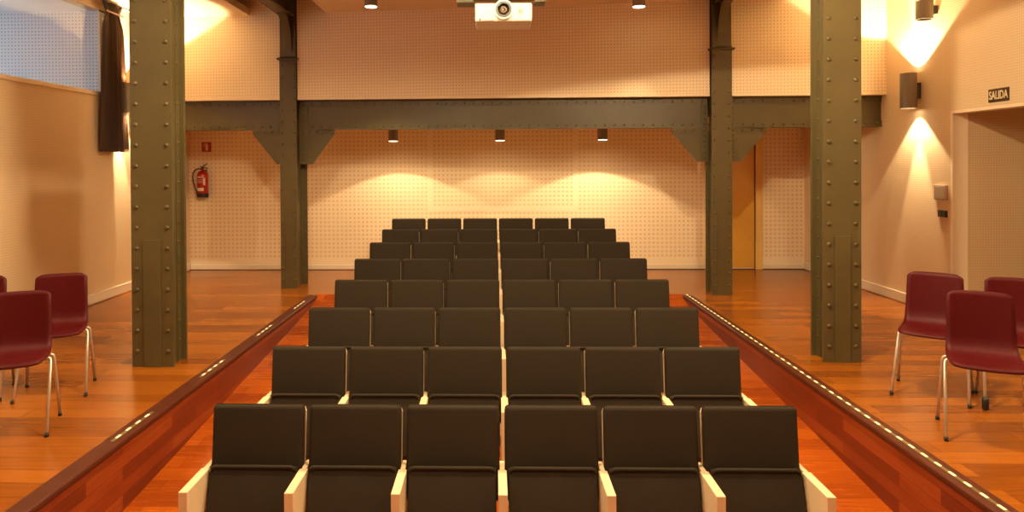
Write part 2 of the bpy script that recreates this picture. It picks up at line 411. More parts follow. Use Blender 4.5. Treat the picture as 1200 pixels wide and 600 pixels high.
def small_column(key, label, s):
    x0, x1, yf, yr, xr = SC[key]
    cx = (x0 + x1) / 2; w = (x1 - x0) / 2
    root = empty('steel_column', (cx, yf, 0)); tag(root, label, 'column')
    D = yr - yf; H = ROOF
    bm = bmesh.new(); box(bm, -w, w, 0, 0.016, 0, 3.37, 0.002)
    for sx in (-1, 1): rivets_line(bm, (sx * (w - 0.038), 0, 0.05), (sx * (w - 0.038), 0, 3.33), (0, -1, 0), 0.17, 0.018)
    for sx in (-1, 1): box(bm, sx * (w * 0.38) - 0.003, sx * (w * 0.38) + 0.003, -0.004, 0.0, 0, 1.13)
    obj('front_flange', bm, M_steel, root)
    bm = bmesh.new(); xa, xb = -w, w
    if s > 0: xb = xr - cx
    box(bm, xa, xb, D - 0.016, D, 0, 2.24, 0.002)
    for xx in (xa + 0.03, xb - 0.03, ): rivets_line(bm, (xx, D - 0.016, 0.05), (xx, D - 0.016, 2.2), (0, -1, 0), 0.17, 0.016)
    obj('rear_flange', bm, M_steel, root)
    bm = bmesh.new(); box(bm, -w + 0.045, w - 0.045, 0.016, D - 0.016, 0, 3.37)
    for sx in (-1, 1):
        rivets_line(bm, (sx * (w - 0.045), 0.06, 0.05), (sx * (w - 0.045), 0.06, 2.2), (sx, 0, 0), 0.17, 0.012)
    obj('web', bm, M_steel, root)
    bm = bmesh.new(); box(bm, -w - 0.03, w + 0.03, -0.04, D * 0.3, 3.325, 3.35, 0.006); obj('collar', bm, M_steel, root)
    bm = bmesh.new(); box(bm, -w + 0.01, w - 0.01, 0.02, D * 0.8, 3.35, H); box(bm, -w + 0.01, w - 0.01, 0.0, 0.02, 3.35, 3.93)
    obj('column_head', bm, M_steel, root)
    # curved knee bracket that carries the lengthwise girder
    bm = bmesh.new(); N = 10
    pts = [(0.0, 3.40), (0.0, 3.95)]
    arc = [(-0.30 * (1 - math.sin(PI / 2 * t / N)), 3.95 - 0.54 * (1 - math.cos(PI / 2 * t / N)) - 0.01) for t in range(N + 1)]
    prism(bm, [(0.0, 3.95)] + [(a, z) for a, z in arc], -0.012, 0.012, 'x')
    for (a, z), (c, e) in zip(arc, arc[1:]):
        hexa(bm, [(-0.06, a, z - 0.008), (0.06, a, z - 0.008), (0.06, c, e - 0.008), (-0.06, c, e - 0.008), (-0.06, a, z + 0.004), (0.06, a, z + 0.004), (0.06, c, e + 0.004), (-0.06, c, e + 0.004)])
    obj('knee_bracket', bm, M_steel, root)
    return root
small_column('L', 'slimmer riveted olive steel column near the back wall, left of the seats', 1)
small_column('R', 'slimmer riveted olive steel column near the back wall, in front of the wooden door', -1)

# lengthwise girders on the column heads
def girder(xc, ye, label):
    root = empty('steel_girder', (xc, 3, 3.95)); tag(root, label, 'beam', 'lengthwise girders over the columns')
    y0, y1 = Y0 - 3, ye - 3
    bm = bmesh.new(); box(bm, -0.10, 0.10, y0, y1, 0.0, 0.02, 0.002)
    for sx in (-1, 1): rivets_line(bm, (sx * 0.075, y0 + 10, 0), (sx * 0.075, y1, 0), (0, 0, -1), 0.11, 0.011)
    obj('bottom_flange', bm, M_steel, root)
    bm = bmesh.new(); box(bm, -0.012, 0.012, y0, y1, 0.02, 0.69)
    for sx in (-1, 1):
        box(bm, min(sx * .012, sx * .075), max(sx * .012, sx * .075), y0, y1, 0.02, 0.032); box(bm, min(sx * .012, sx * .022), max(sx * .012, sx * .022), y0, y1, 0.032, 0.10)
        rivets_line(bm, (sx * 0.022, y0 + 10, 0.065), (sx * 0.022, y1, 0.065), (sx, 0, 0), 0.11, 0.011)
    obj('web', bm, M_steel, root)
girder(-2.976, 9.84, 'olive steel girder running towards the viewer from the left slim column head')
girder(3.098, 9.325, 'olive steel girder running towards the viewer from the right slim column head')
g = [o for o in bpy.data.objects if o.name.startswith('steel_girder')]
for o in g: del o['group']

# cross beam, three lengths between the columns, with gusset plates
def cross_beam(x0, x1, label, gus):
    cx = (x0 + x1) / 2
    root = empty('cross_beam', (cx, yb(cx), bb(cx))); tag(root, label, 'beam')
    off = Vector((-cx, -yb(cx), -bb(cx)))
    def fin(bm): bmesh.ops.translate(bm, verts=bm.verts, vec=off); return bm
    z0 = lambda x: bb(x); z1 = lambda x: bt(x)
    bm = bmesh.new(); skew(bm, x0, x1, 0.032, 0.05, lambda x: bb(x) + 0.014, lambda x: bt(x) - 0.014); obj('web', fin(bm), M_steel, root)
    n = (-0.084, -1, 0)
    for nm, za, zb, zr in (('bottom_flange', 0.0, 0.016, 0.045), ('top_flange', None, None, None)):
        bm = bmesh.new()
        if nm == 'bottom_flange':
            skew(bm, x0, x1, 0.0, 0.20, lambda x: bb(x), lambda x: bb(x) + 0.016); skew(bm, x0, x1, 0.018, 0.032, lambda x: bb(x) + 0.016, lambda x: bb(x) + 0.085)
            zz = lambda x: bb(x) + 0.045
        else:
            skew(bm, x0, x1, 0.0, 0.20, lambda x: bt(x) - 0.016, lambda x: bt(x)); skew(bm, x0, x1, 0.018, 0.032, lambda x: bt(x) - 0.09, lambda x: bt(x) - 0.016)
            zz = lambda x: bt(x) - 0.055
        rivets_line(bm, (x0, yb(x0) + 0.018, zz(x0)), (x1, yb(x1) + 0.018, zz(x1)), n, 0.135, 0.019)
        obj(nm, fin(bm), M_steel, root)
    for side, xo, xi in gus:      # gusset: xo outer top corner, xi inner bottom corner, col = column side x
        col = x1 if side > 0 else x0
        bm = bmesh.new()
        zt = bb(col); zl = 1.81
        ym = yb(col) + 0.012
        pts = [(col, zt), (xo, zt), (xo, zt - 0.07), (xi, zl), (col, zl)]
        prism(bm, pts, ym, ym + 0.014, 'y')
        xa, xb = sorted((col, col + (xi - col) * 0.62)); box(bm, xa, xb, ym - 0.012, ym, zl, bt(col) - 0.095, 0.001)
        rivets_line(bm, ((col + xa + xb - col) / 2, ym - 0.012, zl + 0.02), ((xa + xb) / 2, ym - 0.012, bt(col) - 0.1), (0, -1, 0), 0.085, 0.017)
        xa, xb = sorted((xo, col)); box(bm, xa, xb, ym - 0.010, ym, zt - 0.065, zt)
        rivets_line(bm, (xa, ym - 0.010, zt - 0.035), (xb, ym - 0.01, zt - 0.035), (0, -1, 0), 0.13, 0.017)
        obj('gusset_plate', fin(bm), M_steel, root)
    return root
cross_beam(-XW, -3.102, 'short riveted beam from the left wall to the left slim column', [(1, -3.55, -3.20)])
cross_beam(-2.851, 2.958, 'long riveted cross beam between the two slim columns above the seats', [(-1, -2.33, -2.66), (1, 2.47, 2.82)])
cross_beam(3.238, XW, 'short riveted beam from the right slim column to the right wall', [(-1, 3.745, 3.40)])

# ------------------------------------------------------------------ lamps
def spot(parent, loc, power, angle, blend=0.15, col=(1, 0.785, 0.47), rot=(0, 0, 0), size=0.03):
    l = bpy.data.lights.new('lamp_bulb', 'SPOT'); l.energy = power; l.color = col; l.spot_size = math.radians(angle); l.spot_blend = blend; l.shadow_soft_size = size
    o = bpy.data.objects.new('lamp_bulb', l); COL.objects.link(o); o.location = loc; o.rotation_euler = rot
    if parent: o.parent = parent
    return o

def can_mesh(r, h):
    bm = bmesh.new(); lathe(bm, [(0, h), (r, h), (r, 0), (r - 0.006, 0), (r - 0.006, 0.03), (0, 0.03)], 28); return bm
can_me = {}
def downlight(x, y, zb, h, r, power, angle, label, group=None, blend=0.2, cat='spotlight', tilt=(0, 0, 0), soft=0.04):
    root = empty('ceiling_spotlight', (x, y, zb)); tag(root, label, cat, group)
    o = obj('housing', can_mesh(r, h), M_grey, root); auto_smooth(o)
    bm = bmesh.new(); lathe(bm, [(0, -0.003), (r - 0.012, -0.003), (r - 0.007, 0.0), (r - 0.007, 0.016), (0, 0.016)], 28); obj('lens', bm, M_bulb, root)
    spot(root, (0, 0, -0.01), power, angle, blend, rot=tilt, size=soft)
    return root
WARM = (1, 0.72, 0.42)
downlight(-1.562, 8.77, 3.83, 0.17, 0.082, 220, 84, 'cylindrical ceiling spotlight, the left of the two at the top edge')
downlight(1.905, 8.95, 3.83, 0.17, 0.082, 70, 64, 'cylindrical ceiling spotlight, the right of the two at the top edge')
for x in (-1.6, 0.1, 1.9):  # unseen fill spots added; only the wide one follows an upper-wall light patch
    for y, p in ((5.0, 600), (1.8, 200), (-1.2, 110)):
        if x == 0.1 and y == 5.0: y = 3.5
        wide = x > 1.5 and y == 5.0
        if wide: p = 850
        downlight(x, y, 3.83, 0.17, 0.082, p, 161 if wide else (172 if y > 3 else 135), 'cylindrical ceiling spotlight added above the seats, unseen', 'added spotlights above the front seats', blend=0.05 if wide else (0.3 if y > 3 else 0.9), soft=0.06 if wide else 0.12, tilt=(0, -0.087, 0) if wide else (0, 0, 0))
for x in (-3.9, 3.9):  # more unseen spots, added as fill over the side floors
    for y in (4.0, 0.5):
        downlight(x, y, 3.83, 0.17, 0.082, 150 if y > 2 else 70, 140, 'cylindrical ceiling spotlight added above the side floor for fill, unseen', 'added spotlights above the side floors', blend=1.0, soft=0.10)
for (x, p, nm) in ((-1.575, 125, 'leftmost of the three spotlights under the beam'), (0.109, 58, 'middle of the three spotlights under the beam'), (1.715, 150, 'rightmost of the three spotlights under the beam')):
    dl = downlight(x, 10.75, 2.165, 0.285, 0.078, p, 121, 'grey cylindrical spotlight, ' + nm, blend=0.08)
    spot(dl, (0, 0, -0.012), 26, 176, 0.7)  # second wide spot added in each fixture to brighten the alcove

def sconce(x, y, z0, z1, wall_x, label, both=True, power=1.0):
    """cylinder on a wall bracket, open up and down"""
    s = 1 if wall_x > 0 else -1
    root = empty('wall_sconce', (x, y, (z0 + z1) / 2)); tag(root, label, 'wall lamp')
    h = (z1 - z0) / 2; r = 0.092
    bm = bmesh.new()
    lathe(bm, [(r - 0.008, h - 0.035), (r - 0.008, h), (r, h), (r, -h), (r - 0.008, -h), (r - 0.008, -h + 0.035)], 28)
    o = obj('housing', bm, M_grey, root); auto_smooth(o)
    bm = bmesh.new(); xa, xb = sorted((s * (r - 0.01), s * (abs(wall_x) - abs(x)))); box(bm, xa, xb, -0.035, 0.035, -h * 0.45, h * 0.45, 0.003)
    obj('bracket', bm, M_dgrey, root)
    for k, zz in ((1, h - 0.03), (-1, -h + 0.03)):
        bm = bmesh.new(); lathe(bm, [(0, zz - 0.004), (r - 0.009, zz - 0.004), (r - 0.009, zz + 0.004), (0, zz + 0.004)], 24); obj('lens', bm, M_bulb if both else M_dgrey, root)
    if both:
        for k in (1, -1):
            rot = (0, 0, 0) if k < 0 else (PI, 0, 0)
            spot(root, (0, 0, k * (h + 0.004)), (330 if k > 0 else 110) * power, 106 if k > 0 else 88, 0.10, rot=rot)
            spot(root, (0, 0, k * (h + 0.004)), (300 if k > 0 else 230) * power, 36, 0.4, rot=rot)
    return root
sconce(5.085, 8.51, 2.45, 2.878, XW, 'grey cylindrical up and down wall lamp, lit, on the right wall')
sconce(-5.085, 9.38, 2.535, 2.95, -XW, 'cylindrical up and down wall lamp, lit, on the left wall behind the curtain', power=1.5)
sconce(5.085, 8.20, 3.47, 3.69, XW, 'small unlit dark cylindrical wall lamp high on the right wall', both=False)
sconce(-5.085, 4.3, 2.2, 2.62, -XW, 'unseen cylindrical wall lamp added on the left wall for light')  # unseen sconce, added to light the near left wall
sconce(5.085, 4.0, 2.5, 2.92, XW, 'unseen cylindrical wall lamp added on the right wall for light')  # its unseen counterpart, added for light on the right

downlight(6.6, 6.9, 2.40, 0.10, 0.07, 22, 150, 'small unseen ceiling lamp added to brighten the passage behind the right opening', blend=1.0, soft=0.07)  # hidden lamp added to lift the passage brightness

# ------------------------------------------------------------------ auditorium seats
ROWS = 8; P = 0.56; DY = 0.969; YT = 3.878; X0 = 0.066; BW = 0.53
rowname = ['front row', 'second row', 'third row', 'fourth row', 'fifth row', 'sixth row', 'seventh row', 'last row by the back wall']
seatname = ['at its left end', 'second from the left', 'third from the left', 'third from the right', 'second from the right', 'at its right end']
def cushion(bm, pts_yz, w, rad):
    """pad: a profile in (y,z) extruded across x then bevelled softly"""
    prism(bm, pts_yz, -w / 2, w / 2, 'x')
    bmesh.ops.bevel(bm, geom=list(bm.edges), offset=rad, segments=3, affect='EDGES', profile=0.6)

def arm_mesh(x, dy0, ytop, floor):
    bm = bmesh.new(); t = 0.025
    yf = -0.355; yr = 0.045
    zt = -0.345
    pts = [(yf, zt), (yr, zt), (yr, fz(ytop + yr) - floor), (yf, fz(ytop + yf) - floor)]
    prism(bm, pts, x - t, x + t, 'x')
    bmesh.ops.bevel(bm, geom=list(bm.edges), offset=0.003, segments=1, affect='EDGES')
    return bm

def make_seat(i):
    """origin of the seat: top of back, local z = 0 is the top of the back"""
    yt = YT + DY * i; zt = 0.42 + 0.0755 * i
    def F(y): return fz(yt + y) - zt
    root = empty('auditorium_seat', (0, yt, zt))
    base = F(0)
    # backrest: slab leaning back; bottom 7 cm nearer than the top
    th = 0.06; hB = 0.52; ln = 0.060
    bm = bmesh.new(); cushion(bm, [(0, 0), (th * 0.9, -0.004), (th - ln, -hB), (-ln, -hB)], BW, 0.0275); o = obj('backrest', bm, M_fabric, root, True)
    bm = bmesh.new(); prism(bm, [(-BW / 2 - 0.0005, -hB - 0.02), (BW / 2 + 0.0005, -hB - 0.02), (BW / 2 + 0.0005, -0.05), (BW / 2 - 0.008, -0.028), (BW / 2 - 0.03, -0.018), (-BW / 2 + 0.03, -0.018), (-BW / 2 + 0.008, -0.028), (-BW / 2 - 0.0005, -0.05)], th - 0.008, th + 0.006, 'y')
    for v in bm.verts: v.co.y += v.co.z / hB * ln
    obj('back_shell', bm, M_wood, root)
    # tipped-up seat pad in front of the back
    sw = 0.492
    a = Vector((-0.075, -0.335)); dn = Vector((-0.135, -0.40)); n = Vector((-0.95, 0.30)) * 0.085
    bm = bmesh.new()
    pts = [(-0.050, -0.325), (-0.090, -0.318), (-0.215, -0.700), (-0.160, -0.715)]
    cushion(bm, pts, sw, 0.012)
    tube(bm, [(-sw / 2 + 0.012, -0.088, -0.345), (-sw / 2 + 0.016, -0.094, -0.322), (-sw / 2 + 0.03, -0.096, -0.314), (sw / 2 - 0.03, -0.096, -0.314), (sw / 2 - 0.016, -0.094, -0.322), (sw / 2 - 0.012, -0.088, -0.345)], 0.011, 8)
    obj('seat', bm, M_fabric, root, True)
    bm = bmesh.new(); prism(bm, [(-0.040, -0.36), (-0.052, -0.36), (-0.160, -0.715), (-0.148, -0.718)], -sw / 2 + 0.03, sw / 2 - 0.03, 'x'); obj('seat_shell', bm, M_wood, root)
    # underframe beam and foot
    bm = bmesh.new(); box(bm, -P / 2 + 0.03, P / 2 - 0.03, -0.12, -0.05, -0.66, -0.60, 0.004); box(bm, -P / 2 + 0.04, P / 2 - 0.04, -0.10, -0.085, -0.85, -0.65, 0.002); obj('frame', bm, M_dgrey, root)
    return root, yt, zt

def arm_for(root, side, yt, zt):
    bm = bmesh.new(); t = 0.024; yf = -0.355; yr = -0.066; z1 = -0.335; x = side * P / 2
    prism(bm, [(yf, z1), (yr, z1), (yr, fz(yt + yr) - zt), (yf, fz(yt + yf) - zt)], x - t, x + t, 'x')
    bmesh.ops.bevel(bm, geom=list(bm.edges), offset=0.0025, segments=1, affect='EDGES')
    prism(bm, [(yr, z1), (0.05, z1), (0.05, fz(yt + 0.05) - zt), (yr, fz(yt + yr) - zt)], x - 0.013, x + 0.013, 'x')
    return obj('armrest', bm, M_wood, root)

for i in range(ROWS):
    src, yt, zt = make_seat(i)
    kids = list(src.children)
    armL = arm_for(src, -1, yt, zt)
    for k in range(6):
        xx = (0.042 if i == 0 else 0.070) + (k - 2.5) * P
        if k == 0:
            root = src; root.location.x = xx
        else:
            root = src.copy(); COL.objects.link(root); root.location = (xx, yt, zt)
            for ch in kids:
                c = ch.copy(); COL.objects.link(c); c.parent = root
            c = armL.copy(); COL.objects.link(c); c.parent = root
            if k == 5: arm_for(root, 1, yt, zt)
        tag(root, 'dark tip-up seat, %s, %s' % (rowname[i], seatname[k]), 'seat', 'tip-up seats in eight rows')

# ------------------------------------------------------------------ red chairs
def make_chair():
    root = empty('stacking_chair')
    # moulded plywood shell: profile in (y forward, z), swept with half-width
    prof = [(-0.262, 0.905, 0.182), (-0.256, 0.87, 0.189), (-0.240, 0.78, 0.192), (-0.224, 0.68, 0.195), (-0.212, 0.60, 0.198), (-0.200, 0.55, 0.200), (-0.178, 0.512, 0.203), (-0.140, 0.491, 0.206), (-0.09, 0.482, 0.210), (0.01, 0.481, 0.214), (0.10, 0.486, 0.214), (0.15, 0.484, 0.208), (0.178, 0.472, 0.192)]
    bm = bmesh.new(); n = 12; grid = []
    for j, (y, z, w) in enumerate(prof):
        row = []
        for k in range(n + 1):
            u = -1 + 2 * k / n
            curve = (1 - u * u)
            yy = y - 0.018 * curve if j < 7 else y
            zz = z - (0.006 * curve if j >= 7 else 0)
            ww = w
            if j == 0: ww = w - 0.004; zz = z - 0.022 * abs(u) ** 8
            if j == len(prof) - 1: yy = y - 0.03 * abs(u) ** 6
            row.append(bm.verts.new((u * ww, yy, zz)))
        grid.append(row)
    for a, c in zip(grid, grid[1:]):
        for k in range(n): bm.faces.new((a[k], a[k + 1], c[k + 1], c[k]))
    bmesh.ops.recalc_face_normals(bm, faces=bm.faces)
    bmesh.ops.solidify(bm, geom=list(bm.faces), thickness=0.012)
    obj('seat_shell', bm, M_red, root, True)
    r = 0.0105
    bm = bmesh.new()
    for y in (-0.055, -0.145):
        tube(bm, [(-0.18, y, 0.461), (0.18, y, 0.461)], r, 10)
    tube(bm, [(-0.10, -0.145, 0.461), (-0.10, 0.12, 0.466)], 0.008, 8); tube(bm, [(0.10, -0.145, 0.461), (0.10, 0.12, 0.466)], 0.008, 8)
    obj('frame', bm, M_chrome, root, True)
    for sx in (-1, 1):
        for (yt_, yf) in ((-0.055, 0.205), (-0.145, -0.205)):
            bm = bmesh.new()
            top = Vector((sx * 0.222, yt_, 0.454)); ft = Vector((sx * 0.245, yf, 0.012)); 
            dd = (ft - top).normalized()
            tube(bm, [(sx * 0.175, yt_, 0.461), (sx * 0.205, yt_, 0.462), (sx * 0.218, yt_, 0.456), top + dd * 0.022, top + dd * 0.06, ft], r, 10)
            lg = obj('leg', bm, M_chrome, root, True)
            bm = bmesh.new(); tube(bm, [ft - dd * 0.012, ft, Vector((ft.x, ft.y, 0.0))], [0.0135, 0.0135, 0.013], 10); obj('foot', bm, M_black, lg, True)
    return root

def copy_tree(o, parent=None):
    c = o.copy(); COL.objects.link(c)
    if parent: c.parent = parent
    for ch in list(o.children): copy_tree(ch, c)
    return c
def chair_at(a, b, label, side, root):
    """a = front foot, b = rear foot; side=+1 when they are the chair's own -x side seen with y forward"""
    a = Vector((*a, 0)); b = Vector((*b, 0))
    f = (a - b); f.normalize()
    mid = (a + b) / 2
    lat = Vector((f.y, -f.x, 0))            # local +x for local y = f
    c = mid + lat * (0.245 * side)
    root.location = c; root.rotation_euler = (0, 0, math.atan2(-f.x, f.y))
    tag(root, label, 'chair', 'burgundy stacking chairs on the side floors')
ch = make_chair()
G = [((-2.979, 4.444), (-3.133, 4.827), 'nearest burgundy stacking chair on the left floor, cut by the left edge', 1),
     ((-3.195, 5.233), (-3.353, 5.631), 'burgundy stacking chair on the left floor standing nearest the left riveted column', 1),
     ((-3.79, 5.11), (-3.952, 5.503), 'burgundy stacking chair showing only as a sliver at the left edge', 1),
     ((2.903, 4.456), (3.089, 4.835), 'nearest burgundy stacking chair on the right floor, in the middle of the three', -1),
     ((3.071, 5.352), (3.31, 5.674), 'burgundy stacking chair on the right floor standing nearest the right riveted column', -1),
     ((3.535, 4.994), (3.75, 5.409), 'burgundy stacking chair at the right edge, behind the nearest one, with a thick black foot', -1)]
src = ch
for i, (a, b_, lab, sd) in enumerate(G):
    r_ = ch if i == 0 else copy_tree(src)
    # facing the viewer: local +x points to the viewer's left
    chair_at(a, b_, lab, sd, r_)
    if i == 5: last = r_
# thick black sleeve on the front foot of the last chair (its own +x side faces viewer's left)
best = None
bpy.context.view_layer.update()
for lg in [c for c in last.children if c.name.startswith('leg')]:
    for ft in lg.children:
        w = last.matrix_world @ Vector(ft.data.vertices[0].co)
        dd = (w.xy - Vector((3.535, 4.994))).length
        if best is None or dd < best[0]: best = (dd, lg, ft)
lg, ft = best[1], best[2]
p = Vector((0, 0, 0))
for v in ft.data.vertices: p += v.co
p /= len(ft.data.vertices)
bm = bmesh.new(); lathe(bm, [(0, 0.0), (0.016, 0.0), (0.022, 0.012), (0.022, 0.075), (0.013, 0.092), (0, 0.092)], 14, (p.x, p.y, 0)); 
me = bpy.data.meshes.new('foot'); bm.to_mesh(me); bm.free(); me.materials.append(M_black)
for q in me.polygons: q.use_smooth = True
ft.data = me; ft['label'] = 'thick black rubber foot sleeve'

# ------------------------------------------------------------------ step light strips
def led_strip(X, s, ys, label, y0, y1, group=None):
    root = empty('step_light_strip', (X, (y0 + y1) / 2, 0.006)); tag(root, label, 'light strip', group)
    bm = bmesh.new(); box(bm, -0.012, 0.012, y0 - (y0 + y1) / 2, y1 - (y0 + y1) / 2, 0, 0.004); obj('profile', bm, M_brass, root)
    first = None
    for y in ys:
        if first is None:
            bm = bmesh.new(); box(bm, -0.0075, 0.0075, -0.026, 0.026, 0.004, 0.007, 0.001); first = obj('lens', bm, M_led, root); o = first
        else:
            o = first.copy(); COL.objects.link(o); o.parent = root
        o.location = (0, y - (y0 + y1) / 2, 0)
led_strip(2.617, 1, [3.33 + 0.127 * k for k in range(48)], 'long strip of small step lights along the edge of the right floor', 2.6, 9.36)
for n_, yc in ((('nearest the viewer'), 4.62), (('second from the viewer'), 5.95), (('third from the viewer'), 7.32), (('fourth from the viewer'), 8.65)):
    led_strip(-2.487, -1, [yc + 0.125 * k for k in (-1.5, -0.5, 0.5, 1.5)], 'short strip of four step lights on the left floor edge, ' + n_, yc - 0.27, yc + 0.27, 'short step lights on the left floor edge')

# ------------------------------------------------------------------ curtain
root = empty('curtain', (-5.11, 9.06, 1.99)); tag(root, 'long dark brown pleated curtain hanging at the end of the high left window', 'curtain')
bm = bmesh.new(); nz_, ny_ = 40, 110; grid = []
for j in range(nz_ + 1):
    t = j / nz_; z = t * 1.985
    # gathered just under the header
    g_ = math.exp(-((t - 0.93) / 0.06) ** 2)
    wdt = 0.30 * (1 - 0.30 * t) * (1 - 0.22 * g_) + (0.02 if t > .97 else 0)
    row = []
    for k in range(ny_ + 1):
        u = -1 + 2 * k / ny_
        ph = 4.3 * PI * u
        amp = 0.042 * (1 - 0.5 * g_)
        xx = amp * math.sin(ph + 0.5 * math.sin(3 * t + u)) + 0.012 * math.sin(2.3 * ph)
        yy = u * wdt + 0.03 * (1 - t) + 0.010 * math.cos(ph)
        row.append(bm.verts.new((xx, yy, z)))
    grid.append(row)
for a, c in zip(grid, grid[1:]):
    for k in range(ny_): bm.faces.new((a[k], a[k + 1], c[k + 1], c[k]))
bmesh.ops.solidify(bm, geom=list(bm.faces), thickness=0.004)
obj('cloth', bm, M_curtain, root, True)
bm = bmesh.new()
box(bm, -0.052, -0.044, -0.22, 0.20, 1.84, 1.862); box(bm, 0.044, 0.052, -0.22, 0.20, 1.84, 1.862); obj('tie_band', bm, M_curtain, root)
bm = bmesh.new(); tube(bm, [(-5.11, 2.6, 3.985), (-5.11, 9.62, 3.985)], 0.012, 10); tag(obj('curtain_rail', bm, M_dgrey), 'thin dark curtain rail under the left ceiling, holding the brown curtain', 'curtain rail')

# ------------------------------------------------------------------ projector and its mount
PY_ = 5.70
root = empty('projector', (0.093, PY_ + 0.19, 2.985)); tag(root, 'white ceiling projector facing the viewer, hanging at the top edge', 'projector')
bm = bmesh.new(); box(bm, -0.236, 0.236, -0.19, 0.17, 0, 0.155, 0.012); obj('casing', bm, M_proj, root, False)
def ring(bm, r0, r1, y0, y1, seg=36):
    a = []
    for (r, y) in ((r0, y0), (r1, y0), (r1, y1), (r0, y1)):
        a.append([bm.verts.new((r * math.cos(2 * PI * k / seg), y, r * math.sin(2 * PI * k / seg))) for k in range(seg)])
    for i in range(4):
        b_ = a[(i + 1) % 4]
        for k in range(seg): bm.faces.new((a[i][k], a[i][(k + 1) % seg], b_[(k + 1) % seg], b_[k]))
LC = Vector((0.0, 0, 0.093))
def shift(bm): bmesh.ops.translate(bm, verts=bm.verts, vec=LC); return bm
bm = bmesh.new(); ring(bm, 0.066, 0.081, -0.225, -0.18); lr = obj('lens_ring', shift(bm), M_proj, root); auto_smooth(lr)
bm = bmesh.new(); ring(bm, 0.048, 0.066, -0.232, -0.18); auto_smooth(obj('lens_barrel', shift(bm), M_black, root))
bm = bmesh.new()
seg = 32; rings = []
for q in range(6):
    a_ = q / 5 * 0.9; rings.append([(0.052 * math.sin(a_) / math.sin(0.9) if q else 0, -0.215 + 0.025 * (1 - math.cos(a_)) / (1 - math.cos(0.9)))])
cv = bm.verts.new((0, -0.218, 0)); prev = None
for q in range(1, 7):
    rr = 0.050 * q / 6; yy = -0.218 + 0.028 * (q / 6) ** 2
    cur = [bm.verts.new((rr * math.cos(2 * PI * k / seg), yy, rr * math.sin(2 * PI * k / seg))) for k in range(seg)]
    for k in range(seg):
        if prev is None: bm.faces.new((cv, cur[k], cur[(k + 1) % seg]))
        else: bm.faces.new((prev[k], prev[(k + 1) % seg], cur[(k + 1) % seg], cur[k]))
    prev = cur
obj('lens', shift(bm), M_lensg, root, True)
bm = bmesh.new(); ring(bm, 0.016, 0.026, -0.2195, -0.213); obj('lens_iris', shift(bm), M_black, root)
bm = bmesh.new(); box(bm, 0.125, 0.160, -0.193, -0.189, 0.065, 0.102, 0.001); obj('sensor_window', bm, M_projg, root)
bm = bmesh.new(); lathe(bm, [(0, 0), (0.008, 0), (0.008, 0.004), (0, 0.004)], 14); bmesh.ops.rotate(bm, verts=bm.verts, matrix=Matrix.Rotation(PI / 2, 3, 'X')); bmesh.ops.translate(bm, verts=bm.verts, vec=(-0.196, -0.189, 0.016)); obj('sensor', bm, M_black, root)
bm = bmesh.new()
for k in range(7): box(bm, -0.170 + k * 0.014, -0.163 + k * 0.014, -0.193, -0.189, 0.008, 0.018)
obj('vent', bm, M_projg, root)
root = empty('projector_mount', (0.075, 6.0, 3.142)); tag(root, 'dark metal ceiling mount holding the white projector', 'mount')
bm = bmesh.new(); box(bm, -0.385, -0.235, -0.08, 0.10, 0.055, 0.135, 0.003); box(bm, 0.29, 0.385, -0.08, 0.10, 0.055, 0.135, 0.003); box(bm, -0.385, 0.385, -0.05, 0.08, 0.10, 0.135, 0.002); obj('cross_bar', bm, M_steel, root)
bm = bmesh.new(); box(bm, -0.12, 0.16, -0.10, 0.08, 0.0, 0.012, 0.002); box(bm, -0.02, 0.04, -0.03, 0.03, 0.01, 0.11); obj('base_plate', bm, M_dgrey, root)
bm = bmesh.new(); tube(bm, [(0.01, 0, 0.13), (0.01, 0, CEIL - 3.142)], 0.024, 14); obj('pole', bm, M_dgrey, root, True)

# ------------------------------------------------------------------ fire extinguisher and sign
root = empty('fire_extinguisher', (-4.945, 11.49, 1.255)); tag(root, 'red fire extinguisher with black hose hanging on the back wall at left', 'fire extinguisher')
bm = bmesh.new(); lathe(bm, [(0.0, 0.05), (0.088, 0.05), (0.091, 0.06), (0.091, 0.37), (0.086, 0.405), (0.068, 0.435), (0.035, 0.455), (0.024, 0.462), (0.024, 0.48), (0, 0.48)], 30); auto_smooth(obj('cylinder', bm, M_exred, root), 0.9)
bm = bmesh.new(); lathe(bm, [(0, 0.0), (0.086, 0.0), (0.094, 0.01), (0.094, 0.07), (0.0885, 0.07), (0.0885, 0.051), (0, 0.051)], 30); auto_smooth(obj('base_ring', bm, M_black, root))
bm = bmesh.new(); lathe(bm, [(0, 0.475), (0.022, 0.475), (0.026, 0.49), (0.02, 0.515), (0, 0.52)], 16); obj('valve', bm, M_dgrey, root, True)
bm = bmesh.new(); tube(bm, [(0.0, 0, 0.515), (0.04, -0.02, 0.545), (0.095, -0.03, 0.578)], [0.011, 0.010, 0.007], 8); tube(bm, [(0.0, 0, 0.50), (0.05, -0.02, 0.505), (0.10, -0.03, 0.488)], [0.010, 0.009, 0.007], 8); tube(bm, [(0, 0, 0.50), (-0.035, -0.02, 0.53)], [0.012, 0.008], 8); obj('handle', bm, M_black, root, True)
bm = bmesh.new(); hp = []
cps = [(-0.02, -0.01, 0.485), (-0.09, -0.01, 0.482), (-0.145, -0.01, 0.44), (-0.165, -0.01, 0.36), (-0.155, -0.01, 0.26), (-0.125, -0.02, 0.17), (-0.095, -0.03, 0.10), (-0.085, -0.03, 0.03)]
for i in range(len(cps) - 1):
    p0 = Vector(cps[max(i - 1, 0)]); p1 = Vector(cps[i]); p2 = Vector(cps[i + 1]); p3 = Vector(cps[min(i + 2, len(cps) - 1)])
    for q in range(5):
        t = q / 5; hp.append(0.5 * ((2 * p1) + (p2 - p0) * t + (2 * p0 - 5 * p1 + 4 * p2 - p3) * t * t + (3 * p1 - p0 - 3 * p2 + p3) * t ** 3))
